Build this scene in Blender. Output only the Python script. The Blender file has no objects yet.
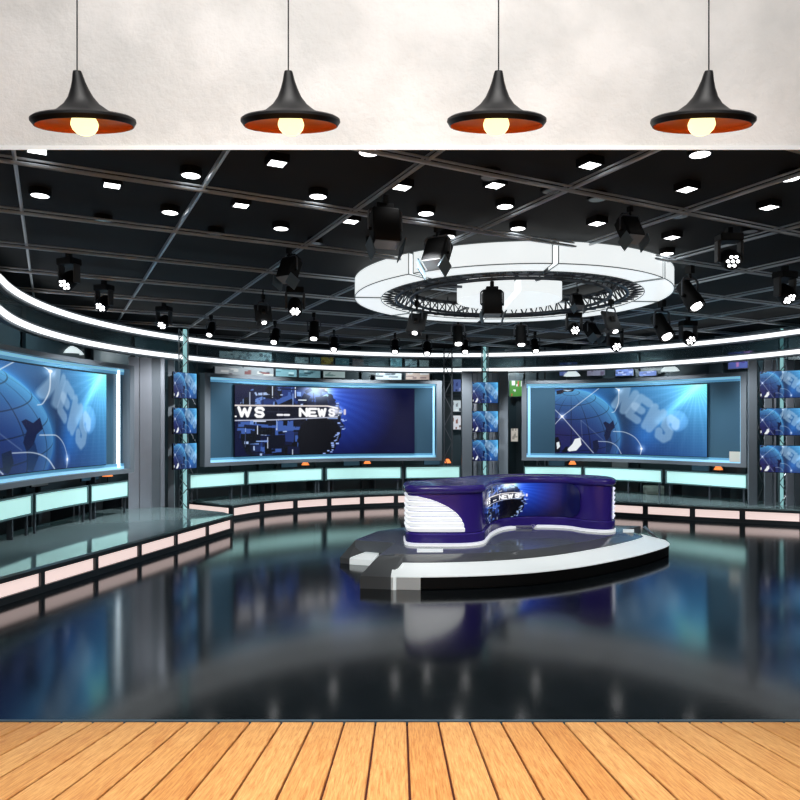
import bpy, math, random
import numpy as np
from mathutils import Vector, Matrix
random.seed(7); RS = np.random.RandomState(5)
SC = bpy.context.scene; COL = SC.collection
F = 690.0; H = 2.5; HY = 425.0            # focal length in pixels, eye height, horizon row
def PY(px, Y): return (px-400.0)/F*Y      # X of an image column at depth Y
def ZY(py, Y): return H+(HY-py)/F*Y       # Z of an image row at depth Y
def PZ(px, py, z):                        # point at height z seen at (px, py)
    Y = (H-z)*F/(py-HY); return (PY(px, Y), Y, z)

# ------------------------------------------------------------------ materials
def lin(c):
    return tuple(((x/255)/12.92 if x/255 <= .04045 else ((x/255+.055)/1.055)**2.4) for x in c)
def mat(name, rgb, rough=.5, metal=0, spec=.5, coat=0, emit=None, es=1, bump=None, ior=1.5, noise=None, alpha=None):
    m = bpy.data.materials.new(name); m.use_nodes = True
    nt = m.node_tree; b = nt.nodes['Principled BSDF']; c = lin(rgb)
    b.inputs['Base Color'].default_value = (*c, 1); b.inputs['Roughness'].default_value = rough
    b.inputs['Metallic'].default_value = metal; b.inputs['Specular IOR Level'].default_value = spec
    b.inputs['IOR'].default_value = ior; b.inputs['Coat Weight'].default_value = coat
    if alpha is not None: b.inputs['Alpha'].default_value = alpha
    if emit:
        b.inputs['Emission Color'].default_value = (*lin(emit), 1); b.inputs['Emission Strength'].default_value = es
    if noise or bump:
        tc = nt.nodes.new('ShaderNodeTexCoord'); n = nt.nodes.new('ShaderNodeTexNoise')
        nt.links.new(tc.outputs['Object'], n.inputs['Vector']); n.inputs['Scale'].default_value = (noise or bump)[0]
        n.inputs['Detail'].default_value = 6
        if noise:
            r = nt.nodes.new('ShaderNodeMix'); r.data_type = 'RGBA'
            r.inputs[6].default_value = (*c, 1); r.inputs[7].default_value = (*lin(noise[1]), 1)
            nt.links.new(n.outputs['Fac'], r.inputs[0]); nt.links.new(r.outputs[2], b.inputs['Base Color'])
        if bump:
            bp = nt.nodes.new('ShaderNodeBump'); bp.inputs['Strength'].default_value = bump[1]; bp.inputs['Distance'].default_value = .02
            nt.links.new(n.outputs['Fac'], bp.inputs['Height']); nt.links.new(bp.outputs[0], b.inputs['Normal'])
    return m
M = dict(
 ceil=mat('ceiling_black', (16,17,18), .8, noise=(1.5,(20,21,22))),
 floor=mat('black_gloss_floor', (14,19,22), .12, ior=1.66, noise=(.6,(17,23,27))),
 teal=mat('dark_teal_wall', (58,76,84), .35, noise=(.8,(34,46,52))),
 wallpost=mat('wall_post', (70,80,86), .4, metal=.3),
 grey=mat('grey_lacquer', (128,136,144), .38, metal=.1, noise=(2,(118,126,134))),
 silver=mat('brushed_silver', (186,190,200), .28, metal=.4, noise=(3,(170,175,186))),
 darkgrey=mat('dark_grey_fascia', (52,58,62), .35),
 chrome=mat('truss_metal', (150,160,166), .3, metal=.9),
 dtruss=mat('dark_truss_metal', (92,97,104), .38, metal=.5),
 beam=mat('beam_metal', (190,198,205), .35, metal=.45),
 black=mat('black_paint', (11,12,13), .6, spec=.25, noise=(8,(15,16,18))),
 slate=mat('blue_grey_flap', (84,104,116), .5),
 plate=mat('charcoal_plate', (58,61,64), .5),
 top=mat('teal_gloss_top', (146,170,172), .05, ior=2.4, noise=(.5,(138,162,164))),
 deskplat=mat('platform_gloss_top', (128,135,142), .07, ior=1.7),
 platrim=mat('platform_dark_rim', (100,103,105), .15),
 white=mat('white_lacquer', (238,242,242), .3),
 whiteglow=mat('white_glow_band', (238,242,242), .3, emit=(228,237,237), es=.5),  # white rim and insets get added glow for brightness; floor lights share it
 purple=mat('purple_lacquer', (66,46,158), .25, coat=.15, noise=(1,(60,42,146))),
 slat=mat('white_louvre', (244,246,246), .4, emit=(244,247,249), es=.6),  # glow added to whiten the louvres, which are no lamps; glow skirt shares it
 cyan=mat('cyan_light_panel', (180,230,226), .3, emit=(184,230,225), es=.68),
 cyanf=mat('teal_panel_frame', (98,130,134), .3, metal=.2),
 pink=mat('pink_light_box', (225,205,200), .4, emit=(240,216,210), es=.95),
 led=mat('white_led_strip', (255,255,255), .3, emit=(250,254,255), es=1.6),
 blueled=mat('pale_blue_led_strip', (150,200,225), .3, emit=(124,184,214), es=.85),
 blueglow=mat('blue_led_glow', (90,140,170), .3, emit=(72,128,162), es=.9),  # soft spread of the LED light, put into a dimmer glowing colour
 whled=mat('white_bar_led', (240,250,255), .3, emit=(225,245,255), es=1.8),
 bluepanel=mat('backlit_blue_glass', (60,88,106), .12, emit=(44,72,92), es=.35, ior=1.45, noise=(1.2,(54,80,98))),
 ringlit=mat('lit_white_acrylic', (170,174,176), .3, emit=(240,246,247), es=.95),
 ringseam=mat('acrylic_edge_trim', (120,128,130), .4, emit=(120,130,132), es=.25),
 lens=mat('lamp_lens', (255,255,255), .2, emit=(255,255,255), es=5),
 lensdim=mat('dim_lamp_lens', (120,122,124), .2, emit=(60,62,64), es=.5),
 glowtube=mat('lit_cyan_tube', (190,230,230), .2, emit=(150,205,208), es=.8),
 trim=mat('white_trim', (252,253,252), .6),
 edge=mat('blue_grey_edging', (70,90,104), .5),
 shade=mat('matt_black_shade', (10,10,12), .5, spec=.3),
 copper=mat('copper_lining', (238,128,52), .34, metal=.35),
 bulb=mat('warm_glass_bulb', (255,250,210), .2, emit=(255,246,172), es=1.7),
 warm=mat('warm_lamp', (255,150,80), .3, emit=(255,140,70), es=1.2),
 lampwhite=mat('lit_lampshade', (240,250,250), .4, emit=(225,240,242), es=.9),
 deskdark=mat('newsroom_desk_dark', (40,34,34), .4),
 winepaper=mat('paper', (215,215,205), .6),
 label=mat('grey_label', (150,148,176), .4),
)
def glass_mat():
    m = bpy.data.materials.new('teal_fascia_glass'); m.use_nodes = True; nt = m.node_tree; nt.nodes.clear()
    o = nt.nodes.new('ShaderNodeOutputMaterial'); mx = nt.nodes.new('ShaderNodeMixShader')
    t = nt.nodes.new('ShaderNodeBsdfTransparent'); t.inputs[0].default_value = (.62,.74,.76,1)
    g = nt.nodes.new('ShaderNodeBsdfPrincipled'); g.inputs['Base Color'].default_value = (*lin((110,130,136)),1); g.inputs['Roughness'].default_value = .4
    mx.inputs[0].default_value = .3
    nt.links.new(t.outputs[0], mx.inputs[1]); nt.links.new(g.outputs[0], mx.inputs[2]); nt.links.new(mx.outputs[0], o.inputs[0])
    return m
M['glass'] = glass_mat()
def pic_mat():
    m = bpy.data.materials.new('screen_picture'); m.use_nodes = True; nt = m.node_tree
    b = nt.nodes['Principled BSDF']; b.inputs['Base Color'].default_value = (.01,.01,.012,1); b.inputs['Roughness'].default_value = .2
    a = nt.nodes.new('ShaderNodeAttribute'); a.attribute_name = 'Col'
    nt.links.new(a.outputs['Color'], b.inputs['Emission Color']); b.inputs['Emission Strength'].default_value = 1.0
    return m
M['pic'] = pic_mat()
def paper_mat():
    m = bpy.data.materials.new('printed_poster'); m.use_nodes = True; nt = m.node_tree
    b = nt.nodes['Principled BSDF']; a = nt.nodes.new('ShaderNodeAttribute'); a.attribute_name = 'Col'
    nt.links.new(a.outputs['Color'], b.inputs['Base Color']); b.inputs['Roughness'].default_value = .5
    nt.links.new(a.outputs['Color'], b.inputs['Emission Color']); b.inputs['Emission Strength'].default_value = .55  # prints are no lamps; glow of their own colour added to brighten them
    return m
M['poster'] = paper_mat()
def plaster():
    m = bpy.data.materials.new('cream_plaster'); m.use_nodes = True; nt = m.node_tree; N = nt.nodes; Lk = nt.links.new
    b = N['Principled BSDF']; b.inputs['Roughness'].default_value = .85
    tc = N.new('ShaderNodeTexCoord'); n1 = N.new('ShaderNodeTexNoise'); n1.inputs['Scale'].default_value = 1.6; n1.inputs['Detail'].default_value = 7
    n2 = N.new('ShaderNodeTexNoise'); n2.inputs['Scale'].default_value = 13; n2.inputs['Detail'].default_value = 8; n2.inputs['Roughness'].default_value = .6
    Lk(tc.outputs['Object'], n1.inputs['Vector']); Lk(tc.outputs['Object'], n2.inputs['Vector'])
    r = N.new('ShaderNodeValToRGB'); e = r.color_ramp.elements
    e[0].position = .36; e[0].color = (*lin((224,221,217)),1); e[1].position = .62; e[1].color = (*lin((243,239,235)),1)
    Lk(n1.outputs['Fac'], r.inputs[0]); Lk(r.outputs[0], b.inputs['Base Color'])
    bp = N.new('ShaderNodeBump'); bp.inputs['Strength'].default_value = .42; bp.inputs['Distance'].default_value = .03
    Lk(n2.outputs['Fac'], bp.inputs['Height']); Lk(bp.outputs[0], b.inputs['Normal'])
    return m
M['plaster'] = plaster()
def wood():
    m = bpy.data.materials.new('honey_pine_planks'); m.use_nodes = True; nt = m.node_tree; N = nt.nodes; Lk = nt.links.new
    b = N['Principled BSDF']; b.inputs['Roughness'].default_value = .5
    tc = N.new('ShaderNodeTexCoord'); mp = N.new('ShaderNodeMapping'); mp.inputs['Scale'].default_value = (26,1.3,1)
    at = N.new('ShaderNodeAttribute'); at.attribute_name = 'plank'
    ad = N.new('ShaderNodeVectorMath'); ad.operation = 'MULTIPLY_ADD'; ad.inputs[1].default_value = (1,1,1)
    cb = N.new('ShaderNodeCombineXYZ'); mu = N.new('ShaderNodeMath'); mu.operation = 'MULTIPLY'; mu.inputs[1].default_value = 40
    Lk(at.outputs['Fac'], mu.inputs[0]); Lk(mu.outputs[0], cb.inputs[1])
    Lk(tc.outputs['Object'], ad.inputs[0]); Lk(cb.outputs[0], ad.inputs[2]); Lk(ad.outputs[0], mp.inputs['Vector'])
    n = N.new('ShaderNodeTexNoise'); n.inputs['Scale'].default_value = 3.4; n.inputs['Detail'].default_value = 10; n.inputs['Roughness'].default_value = .68; n.inputs['Distortion'].default_value = .5
    Lk(mp.outputs[0], n.inputs['Vector'])
    r = N.new('ShaderNodeValToRGB'); e = r.color_ramp.elements
    e[0].position = .3; e[0].color = (*lin((196,118,52)),1); e[1].position = .66; e[1].color = (*lin((250,198,126)),1)
    Lk(n.outputs['Fac'], r.inputs[0])
    mx = N.new('ShaderNodeMix'); mx.data_type = 'RGBA'; mx.blend_type = 'MULTIPLY'; mx.inputs[0].default_value = 1
    r2 = N.new('ShaderNodeValToRGB'); r2.color_ramp.elements[0].color = (.86,.74,.6,1); r2.color_ramp.elements[1].color = (1,1,1,1)
    Lk(at.outputs['Fac'], r2.inputs[0]); Lk(r.outputs[0], mx.inputs[6]); Lk(r2.outputs[0], mx.inputs[7]); Lk(mx.outputs[2], b.inputs['Base Color'])
    bp = N.new('ShaderNodeBump'); bp.inputs['Strength'].default_value = .25; bp.inputs['Distance'].default_value = .004
    Lk(n.outputs['Fac'], bp.inputs['Height']); Lk(bp.outputs[0], b.inputs['Normal'])
    return m
M['wood'] = wood(); M['gap'] = mat('dark_red_gap', (74,26,14), .8)

# ------------------------------------------------------------------ mesh helpers
class MB:
    def __init__(s): s.v = []; s.f = []
    def add(s, v, f):
        n = len(s.v); s.v += [tuple(p) for p in v]; s.f += [tuple(i+n for i in q) for q in f]; return s
    def box(s, c, d, R=None, bev=0):
        x, y, z = d[0]/2, d[1]/2, d[2]/2
        if bev:
            return s.bbox(c, d, R, bev)
        vs = [Vector((a*x, b*y, g*z)) for g in (-1,1) for b in (-1,1) for a in (-1,1)]
        if R is not None: vs = [R @ p for p in vs]
        vs = [p+Vector(c) for p in vs]
        return s.add(vs, [(0,2,3,1),(4,5,7,6),(0,1,5,4),(2,6,7,3),(0,4,6,2),(1,3,7,5)])
    def bbox(s, c, d, R, b):
        x, y, z = d[0]/2, d[1]/2, d[2]/2
        ring = lambda ix, iy, zz: [(x-ix,-y+b if ix==0 else -y+iy,zz)]
        def oct_(i, zz):
            X, Y_ = x-i, y-i; k = max(b-i, 0) if i < b else .3*b
            return [(X,-Y_+k,zz),(X,Y_-k,zz),(X-k,Y_,zz),(-X+k,Y_,zz),(-X,Y_-k,zz),(-X,-Y_+k,zz),(-X+k,-Y_,zz),(X-k,-Y_,zz)]
        rs = [oct_(b*.7,-z), oct_(0,-z+b), oct_(0,z-b), oct_(b*.7,z)]
        vs = [Vector(p) for r in rs for p in r]
        if R is not None: vs = [R @ p for p in vs]
        vs = [p+Vector(c) for p in vs]; f = [tuple(range(7,-1,-1)), tuple(range(24,32))]
        for k in range(3):
            for i in range(8): j = (i+1)%8; f.append((k*8+i,k*8+j,k*8+8+j,k*8+8+i))
        return s.add(vs, f)
    def tube(s, a, b, r, n=8, r2=None):
        a = Vector(a); b = Vector(b); d = (b-a).normalized(); u = d.orthogonal().normalized(); w = d.cross(u)
        vs = []
        for p, q in ((a,r),(b,r2 if r2 is not None else r)):
            for i in range(n):
                t = 2*math.pi*i/n; vs.append(p+(u*math.cos(t)+w*math.sin(t))*q)
        f = [(i,(i+1)%n,n+(i+1)%n,n+i) for i in range(n)]+[tuple(range(n-1,-1,-1)), tuple(range(n,2*n))]
        return s.add(vs, f)
    def path(s, pts, r, n=8):
        for a, b in zip(pts, pts[1:]): s.tube(a, b, r, n)
        return s
    def lathe(s, prof, c=(0,0,0), n=40, R=None, cap=False):
        vs = []
        for r, z in prof:
            for i in range(n):
                t = 2*math.pi*i/n; p = Vector((r*math.cos(t), r*math.sin(t), z))
                if R is not None: p = R @ p
                vs.append(p+Vector(c))
        f = []
        for k in range(len(prof)-1):
            for i in range(n):
                j = (i+1)%n; f.append((k*n+i,k*n+j,(k+1)*n+j,(k+1)*n+i))
        if cap: f += [tuple(range(n-1,-1,-1)), tuple(range((len(prof)-1)*n, len(prof)*n))]
        return s.add(vs, f)
    def prism(s, poly, z0, z1):
        n = len(poly); vs = [(x,y,z0) for x,y in poly]+[(x,y,z1) for x,y in poly]
        return s.add(vs, [tuple(range(n-1,-1,-1)), tuple(range(n,2*n))]+[(i,(i+1)%n,n+(i+1)%n,n+i) for i in range(n)])
    def sweep(s, pts, nrm, prof, closed=False):
        # prof: closed polygon of (offset along normal, z)
        m = len(prof); n = len(pts); vs = []
        for p, q in zip(pts, nrm):
            for o, z in prof: vs.append((p[0]+q[0]*o, p[1]+q[1]*o, z))
        f = []
        for i in range(n if closed else n-1):
            a = i*m; b = ((i+1)%n)*m
            for k in range(m): l = (k+1)%m; f.append((a+k,b+k,b+l,a+l))
        if not closed: f += [tuple(range(m)), tuple(range(n*m-1,(n-1)*m-1,-1))]
        return s.add(vs, f)
def rootloc(p):
    v = Vector((0,0,0))
    while p: v += p.location; p = p.parent
    return v
def obj(name, mb, m, parent=None, world=True, smooth=0, loc=None):
    me = bpy.data.meshes.new(name); off = rootloc(parent) if (parent and world) else Vector((0,0,0))
    if loc is not None: off = Vector(loc)
    me.from_pydata([(x-off[0], y-off[1], z-off[2]) for x,y,z in mb.v], [], mb.f); me.materials.append(m)
    import bmesh
    bm = bmesh.new(); bm.from_mesh(me); bmesh.ops.recalc_face_normals(bm, faces=bm.faces); bm.to_mesh(me); bm.free()
    if smooth:
        me.polygons.foreach_set('use_smooth', [True]*len(me.polygons)); me.set_sharp_from_angle(angle=math.radians(smooth))
    o = bpy.data.objects.new(name, me); COL.objects.link(o)
    if parent: o.parent = parent
    elif loc is not None: o.location = loc
    return o
def thing(name, label, cat, loc=(0,0,0), rz=0, group=None):
    o = bpy.data.objects.new(name, None); COL.objects.link(o); o.location = loc; o.rotation_euler = (0,0,rz)
    o.empty_display_size = .1; o['label'] = label; o['category'] = cat
    if group: o['group'] = group
    return o
def tag(o, label, cat, group=None):
    o['label'] = label; o['category'] = cat
    if group: o['group'] = group
    return o
def struct(name, mb, m, smooth=0):
    o = obj(name, mb, m, smooth=smooth); o['kind'] = 'structure'; return o
def copy_tree(o, parent=None):
    c = o.copy(); COL.objects.link(c); c.parent = parent
    for ch in list(o.children):
        if not ch.name.startswith('drop_rod'): copy_tree(ch, c)
    return c
def catmull(P, k=10, closed=False):
    P = [Vector((*p[:2],0)) for p in P]; n = len(P); out = []
    rng = range(n) if closed else range(n-1)
    for i in rng:
        if closed: a,b,c,d = P[i-1],P[i],P[(i+1)%n],P[(i+2)%n]
        else:
            b,c = P[i],P[i+1]; a = P[i-1] if i else b*2-c; d = P[i+2] if i+2 < n else c*2-b
        for j in range(k):
            t = j/k; q = .5*((2*b)+(c-a)*t+(2*a-5*b+4*c-d)*t*t+(3*b-a-3*c+d)*t**3); out.append((q.x,q.y))
    if not closed: out.append((P[-1].x,P[-1].y))
    return out
def normals(pts, closed=False, ref=None):
    n = len(pts); out = []
    for i in range(n):
        a = pts[i-1] if (closed or i) else pts[i]; b = pts[(i+1)%n] if (closed or i < n-1) else pts[i]
        tx, ty = b[0]-a[0], b[1]-a[1]; l = math.hypot(tx,ty) or 1; nx, ny = ty/l, -tx/l
        if ref is not None and (ref[0]-pts[i][0])*nx+(ref[1]-pts[i][1])*ny < 0: nx, ny = -nx, -ny
        out.append((nx,ny))
    return out
def resample(pts, n):
    d = [0]
    for a,b in zip(pts, pts[1:]): d.append(d[-1]+math.hypot(b[0]-a[0], b[1]-a[1]))
    t = np.linspace(0, d[-1], n); x = np.interp(t, d, [p[0] for p in pts]); y = np.interp(t, d, [p[1] for p in pts])
    return list(zip(x.tolist(), y.tolist()))
def sub(pts, a, b, n=24):                 # stretch a..b (fractions of length)
    q = resample(pts, 400); i0, i1 = a*399, b*399
    t = np.linspace(i0, i1, n); x = np.interp(t, range(400), [p[0] for p in q]); y = np.interp(t, range(400), [p[1] for p in q])
    return list(zip(x.tolist(), y.tolist()))
CC = (1.7,14.3)                           # centre of the round studio
def rect(o0,o1,z0,z1): return [(o0,z0),(o1,z0),(o1,z1),(o0,z1)]

# ------------------------------------------------------------------ screen pictures
def seg(X, Y, a, b):
    ax,ay = a; bx,by = b; dx,dy = bx-ax,by-ay; L2 = dx*dx+dy*dy+1e-12
    t = np.clip(((X-ax)*dx+(Y-ay)*dy)/L2, 0, 1); return np.hypot(X-ax-t*dx, Y-ay-t*dy)
def stroke(img, X, Y, pts, w, col, al=1.0, soft=.006):
    d = np.full(X.shape, 9.0)
    for a, b in zip(pts, pts[1:]): d = np.minimum(d, seg(X, Y, a, b))
    k = (np.clip((w+soft-d)/soft, 0, 1)*al)[...,None]; img[:] = img*(1-k)+np.array(col)/255*k
GL = {'N':[[(0,0),(0,1),(1,0),(1,1)]], 'E':[[(1,0),(0,0),(0,1),(1,1)],[(0,.5),(.8,.5)]],
      'W':[[(0,1),(.25,0),(.5,.85),(.75,0),(1,1)]],
      'S':[[(1,.82),(.8,1),(.2,1),(0,.8),(.15,.55),(.85,.45),(1,.2),(.8,0),(.2,0),(0,.18)]],
      '-':[[(0,.45),(1,.45)]], 'I':[[(.5,0),(.5,1)]], '.':[[(.4,0),(.6,0)]]}
def letters(img, X, Y, txt, x, y, w, h, gap, sw, col, al=1.0, ang=0, sl=0, soft=.006):
    c, s = math.cos(ang), math.sin(ang); cx = x
    for i, ch in enumerate(txt):
        for g in GL.get(ch, []):
            pts = []
            for a, b in g:
                px, py = cx-x+a*w, b*h+sl*(cx-x); pts.append((x+px*c-py*s, y+px*s+py*c))
            stroke(img, X, Y, pts, sw, col, al, soft)
        cx += w+gap
def mixc(a, b, t): t = np.clip(t,0,1)[...,None]; return np.array(a)/255*(1-t)+np.array(b)/255*t
def poly_mask(X, Y, P):
    m = np.zeros(X.shape, bool); n = len(P)
    for i in range(n):
        (x1,y1),(x2,y2) = P[i],P[(i+1)%n]
        if y1 == y2: continue
        c = ((Y < y1) != (Y < y2)) & (X < (x2-x1)*(Y-y1)/(y2-y1)+x1); m ^= c
    return m
def noise2(U, V, sx, sy, seed):
    r = np.random.RandomState(seed).rand(int(sy)+2, int(sx)+2); x = U*sx; y = V*sy
    i = np.floor(x).astype(int).clip(0,int(sx)); j = np.floor(y).astype(int).clip(0,int(sy)); fx = x-i; fy = y-j
    fx = fx*fx*(3-2*fx); fy = fy*fy*(3-2*fy)
    return (r[j,i]*(1-fx)+r[j,i+1]*fx)*(1-fy)+(r[j+1,i]*(1-fx)+r[j+1,i+1]*fx)*fy
def globe_pic(U, V):
    A = 2.18; X = U*A; Y = V*1.0
    q = lambda px, py: ((px-219)/611*A, 1-(py-228)/280)
    d = (X/A*.65+Y*.45); img = mixc((8,24,84),(78,168,222), (d-.24)*1.25)
    dk = np.exp(-(((X-.95)/.22)**2)-((Y-.5)/.5)**2); img = img*(1-.4*dk[...,None])
    b = q(790,232); r = np.hypot(X-b[0],(Y-b[1])*1.1); img += (np.exp(-(r/.42)**2)*.36)[...,None]*np.array([.55,.9,1.0])
    th = np.arctan2(Y-b[1], X-b[0]); img += (np.clip(np.sin(th*34),0,1)*np.exp(-r/.5)*.10)[...,None]
    beam = seg(X,Y,q(830,200),q(640,370)); img += (np.exp(-(beam/.06)**2)*.3)[...,None]*np.array([.6,.9,1])
    p = q(580,430); img += (np.exp(-(np.hypot(X-p[0],Y-p[1])/.2)**2)*.2)[...,None]*np.array([.15,.6,1])
    gx = ((X*24)%1 < .12)|((Y*24)%1 < .12); img += (gx*(X>1.1)*.03)[...,None]
    letters(img, X, Y, 'NEWS', *q(462,300), .15, .30, .10, .042, (176,206,232), .5, ang=-.62, soft=.03)
    p = q(715,370); k = np.clip(1-(np.hypot(X-p[0],Y-p[1])/.16)**6,0,1)*.22; img += k[...,None]*np.array([.7,.85,1])
    cx, cy = q(285,430); R = .71; nx = (X-cx)/R; ny = (Y-cy)/R; rr = np.hypot(nx,ny); ins = rr < 1
    halo = np.exp(-np.clip(rr-1,0,9)/.05)*(~ins); img += (halo*.35)[...,None]*np.array([.3,.75,1])
    nz = np.sqrt(np.clip(1-rr**2,0,1))
    g = mixc((16,30,88),(92,180,232), np.clip((ny*.5+nx*.2+.02)+rr**5*.42,0,1))
    pb = np.exp(-((nx+.2)/.5)**2-((ny+.05)/.35)**2); g = g*(1-.35*pb[...,None])+np.array([.22,.14,.34])*(.35*pb[...,None])
    ca, sa = math.cos(.35), math.sin(.35); y2 = ny*ca+nz*sa; z2 = -ny*sa+nz*ca
    lat = np.arcsin(np.clip(y2,-1,1)); lon = np.arctan2(nx,z2)
    ln = (np.abs(((lat/.35)%1)-.5) > .475)|(np.abs(((lon/.40)%1)-.5) > .475)
    g = g*(1-.42*ln[...,None]); img = np.where(ins[...,None], g, img)
    def pz(P, col, al=1.0):
        m = poly_mask(X, Y, [q(*a) for a in P])[...,None]*al; img[:] = img*(1-m)+np.array(col)/255*m
    pz([(219,440),(232,436),(244,470),(238,505),(219,505)], (6,8,20)); pz([(225,462),(236,458),(240,480),(228,492)], (225,232,238))
    pz([(268,492),(290,468),(300,446),(322,440),(327,470),(306,496),(276,500)], (232,236,240))
    pz([(244,505),(262,480),(274,478),(268,505)], (4,8,22)); 
    pz([(414,376),(424,370),(440,380),(455,365),(462,395),(448,410),(440,440),(426,455),(418,430),(426,400)], (6,18,56))
    pz([(372,455),(392,448),(398,480),(386,507),(376,500)], (8,18,54)); pz([(428,455),(444,430),(452,470),(440,507),(428,500)], (10,36,80), .9)
    pz([(225,236),(262,228),(300,230),(290,240),(256,241),(244,250),(226,252)], (10,14,34)); pz([(250,232),(290,233),(270,239)], (190,220,240))
    for L, w in (([(248,348),(375,505)],.006),([(248,348),(405,222)],.005),([(248,348),(219,318)],.005),([(248,348),(219,382)],.005),
                 ([(325,365),(330,440)],.003),([(325,365),(415,450)],.003),
                 ([(478,238),(476,290),(462,326),(450,332)],.005),([(478,238),(455,222)],.004),
                 ([(455,412),(500,415),(540,434),(562,460),(570,483),(566,507)],.005),([(395,455),(440,458),(470,475),(488,507)],.004)):
        Lq = catmull([q(*p) for p in L], 6) if len(L) > 3 else [q(*p) for p in L]; stroke(img, X, Y, Lq, w*.25, (226,236,244), .8 if w > .0035 else .25, soft=.007)
    for p, s in (((248,348),.022),((478,238),.02),((570,483),.02)):
        a = q(*p); d = np.hypot(X-a[0],Y-a[1]); k = np.clip((s-d)/.01,0,1)[...,None]; img[:] = img*(1-k)+k; img += (np.exp(-(d/.05)**2)*.4)[...,None]
    return np.clip(img,0,1)
def news_pic(U, V):
    A = 2.36; X = U*A; Y = V*1.0
    q = lambda px, py: ((px-58)/1107*A, 1-(py-78)/468)
    img = mixc((3,5,48),(22,62,178), 1.12-np.hypot((X-1.40)/.68,(Y-.80)/.85))
    b = q(545,100); th = np.arctan2(Y-b[1],X-b[0]); r = np.hypot(X-b[0],Y-b[1])
    img += (np.exp(-(r/.17)**2)*1.0+np.exp(-r/.3)*.25*(1+.6*np.sin(th*40)))[...,None]*np.array([.8,.9,1])
    c = q(405,330); R = .70; rr = np.hypot((X-c[0]),(Y-c[1])); wob = (noise2(U,V,60,28,3)-.5)*.05
    ins = (rr+wob < R)
    base = mixc((3,5,16),(40,62,130), noise2(U,V,16,9,11)*1.3-.35)
    rs = np.random.RandomState(21)
    for k in range(210):
        x0, y0 = rs.rand()*1.5, rs.rand(); w, h = rs.rand()*.13+.015, rs.rand()*.09+.012
        if rs.rand() < .35: w, h = h*.5, w
        a = rs.uniform(-.6,.6) if y0 > .72 else rs.uniform(-.08,.08)
        dx = (X-x0)*math.cos(a)+(Y-y0)*math.sin(a); dy = -(X-x0)*math.sin(a)+(Y-y0)*math.cos(a)
        m = ((abs(dx) < w)&(abs(dy) < h))[...,None]
        t = rs.rand(); cl = [(2,3,10),(4,8,26),(30,50,112),(60,92,166),(104,138,206),(170,192,232),(8,16,50)][min(6,int(t*7.0))]
        if cl[2] > 190: m = ((abs(dx) < w*.6)&(abs(dy) < h*.3))[...,None]
        base = np.where(m, np.array(cl)/255, base)
    for k in range(70):
        x0, y0 = rs.rand()*1.5, rs.rand(); L = rs.rand()*.12+.03; v = rs.rand() < .5
        m = ((abs(X-x0) < (.006 if v else L))&(abs(Y-y0) < (L if v else .008)))[...,None]
        base = np.where(m, np.array([(130,160,220),(205,215,235),(10,12,30)][rs.randint(3)])/255, base)
    img = np.where(ins[...,None], base, img)
    img += (np.exp(-(np.hypot((X-q(575,92)[0])/1.3,Y-q(575,92)[1])/.15)**2)*.95)[...,None]*np.array([.85,.92,1])
    d = q(592,430); rd = np.hypot(X-d[0],(Y-d[1])*.95)+(noise2(U,V,50,24,8)-.5)*.03; m = (rd < .30)|((X > q(480,0)[0]-.03)&(X<q(600,0)[0])&(Y < .30)); m &= ins; img = np.where(m[...,None], np.array([1,2,8])/255, img)
    band = poly_mask(X,Y,[q(58,212),q(690,214),q(715,232),q(700,290),q(480,300),q(58,306)]); img = np.where(band[...,None], img*.12+np.array([.012,.02,.08]), img)
    stroke(img,X,Y,[q(58,214),q(420,208),q(640,206),q(700,220)],.008,(225,215,212)); stroke(img,X,Y,[q(58,312),q(300,306),q(560,292),q(700,283)],.005,(190,195,215))
    k = np.exp(-(np.hypot(X-q(690,240)[0],Y-q(690,240)[1])/.07)**2); img += (k*.8)[...,None]
    letters(img,X,Y,'.',*q(52,285),.05,.1,.02,.008,(255,255,255))
    letters(img,X,Y,'W',*q(84,282),.155,.115,.03,.018,(255,255,255)); letters(img,X,Y,'S',*q(192,284),.10,.12,.03,.018,(255,255,255))
    letters(img,X,Y,'--',*q(330,278),.06,.03,.03,.012,(245,245,250))
    letters(img,X,Y,'NEW',*q(470,277),.088,.105,.034,.015,(255,255,255)); letters(img,X,Y,'S',*q(652,274),.06,.095,.02,.013,(250,250,255))
    letters(img,X,Y,'I',*q(738,262),.03,.06,.02,.012,(210,205,225)); letters(img,X,Y,'-',*q(712,262),.02,.04,.02,.008,(230,230,240))
    for k in range(46):
        a = rs.uniform(-1.3,.45); p = (c[0]+R*math.cos(a)+rs.uniform(-.09,.04), c[1]+R*math.sin(a)+rs.uniform(-.04,.04)); s = rs.uniform(.006,.02)
        m = ((abs(X-p[0]) < s)&(abs(Y-p[1]) < s*.6))[...,None]; img = np.where(m, np.array([.6,.7,.95]), img)
    return np.clip(img,0,1)
def s2l(a): return np.where(a <= .04045, a/12.92, ((a+.055)/1.055)**2.4)
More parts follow.
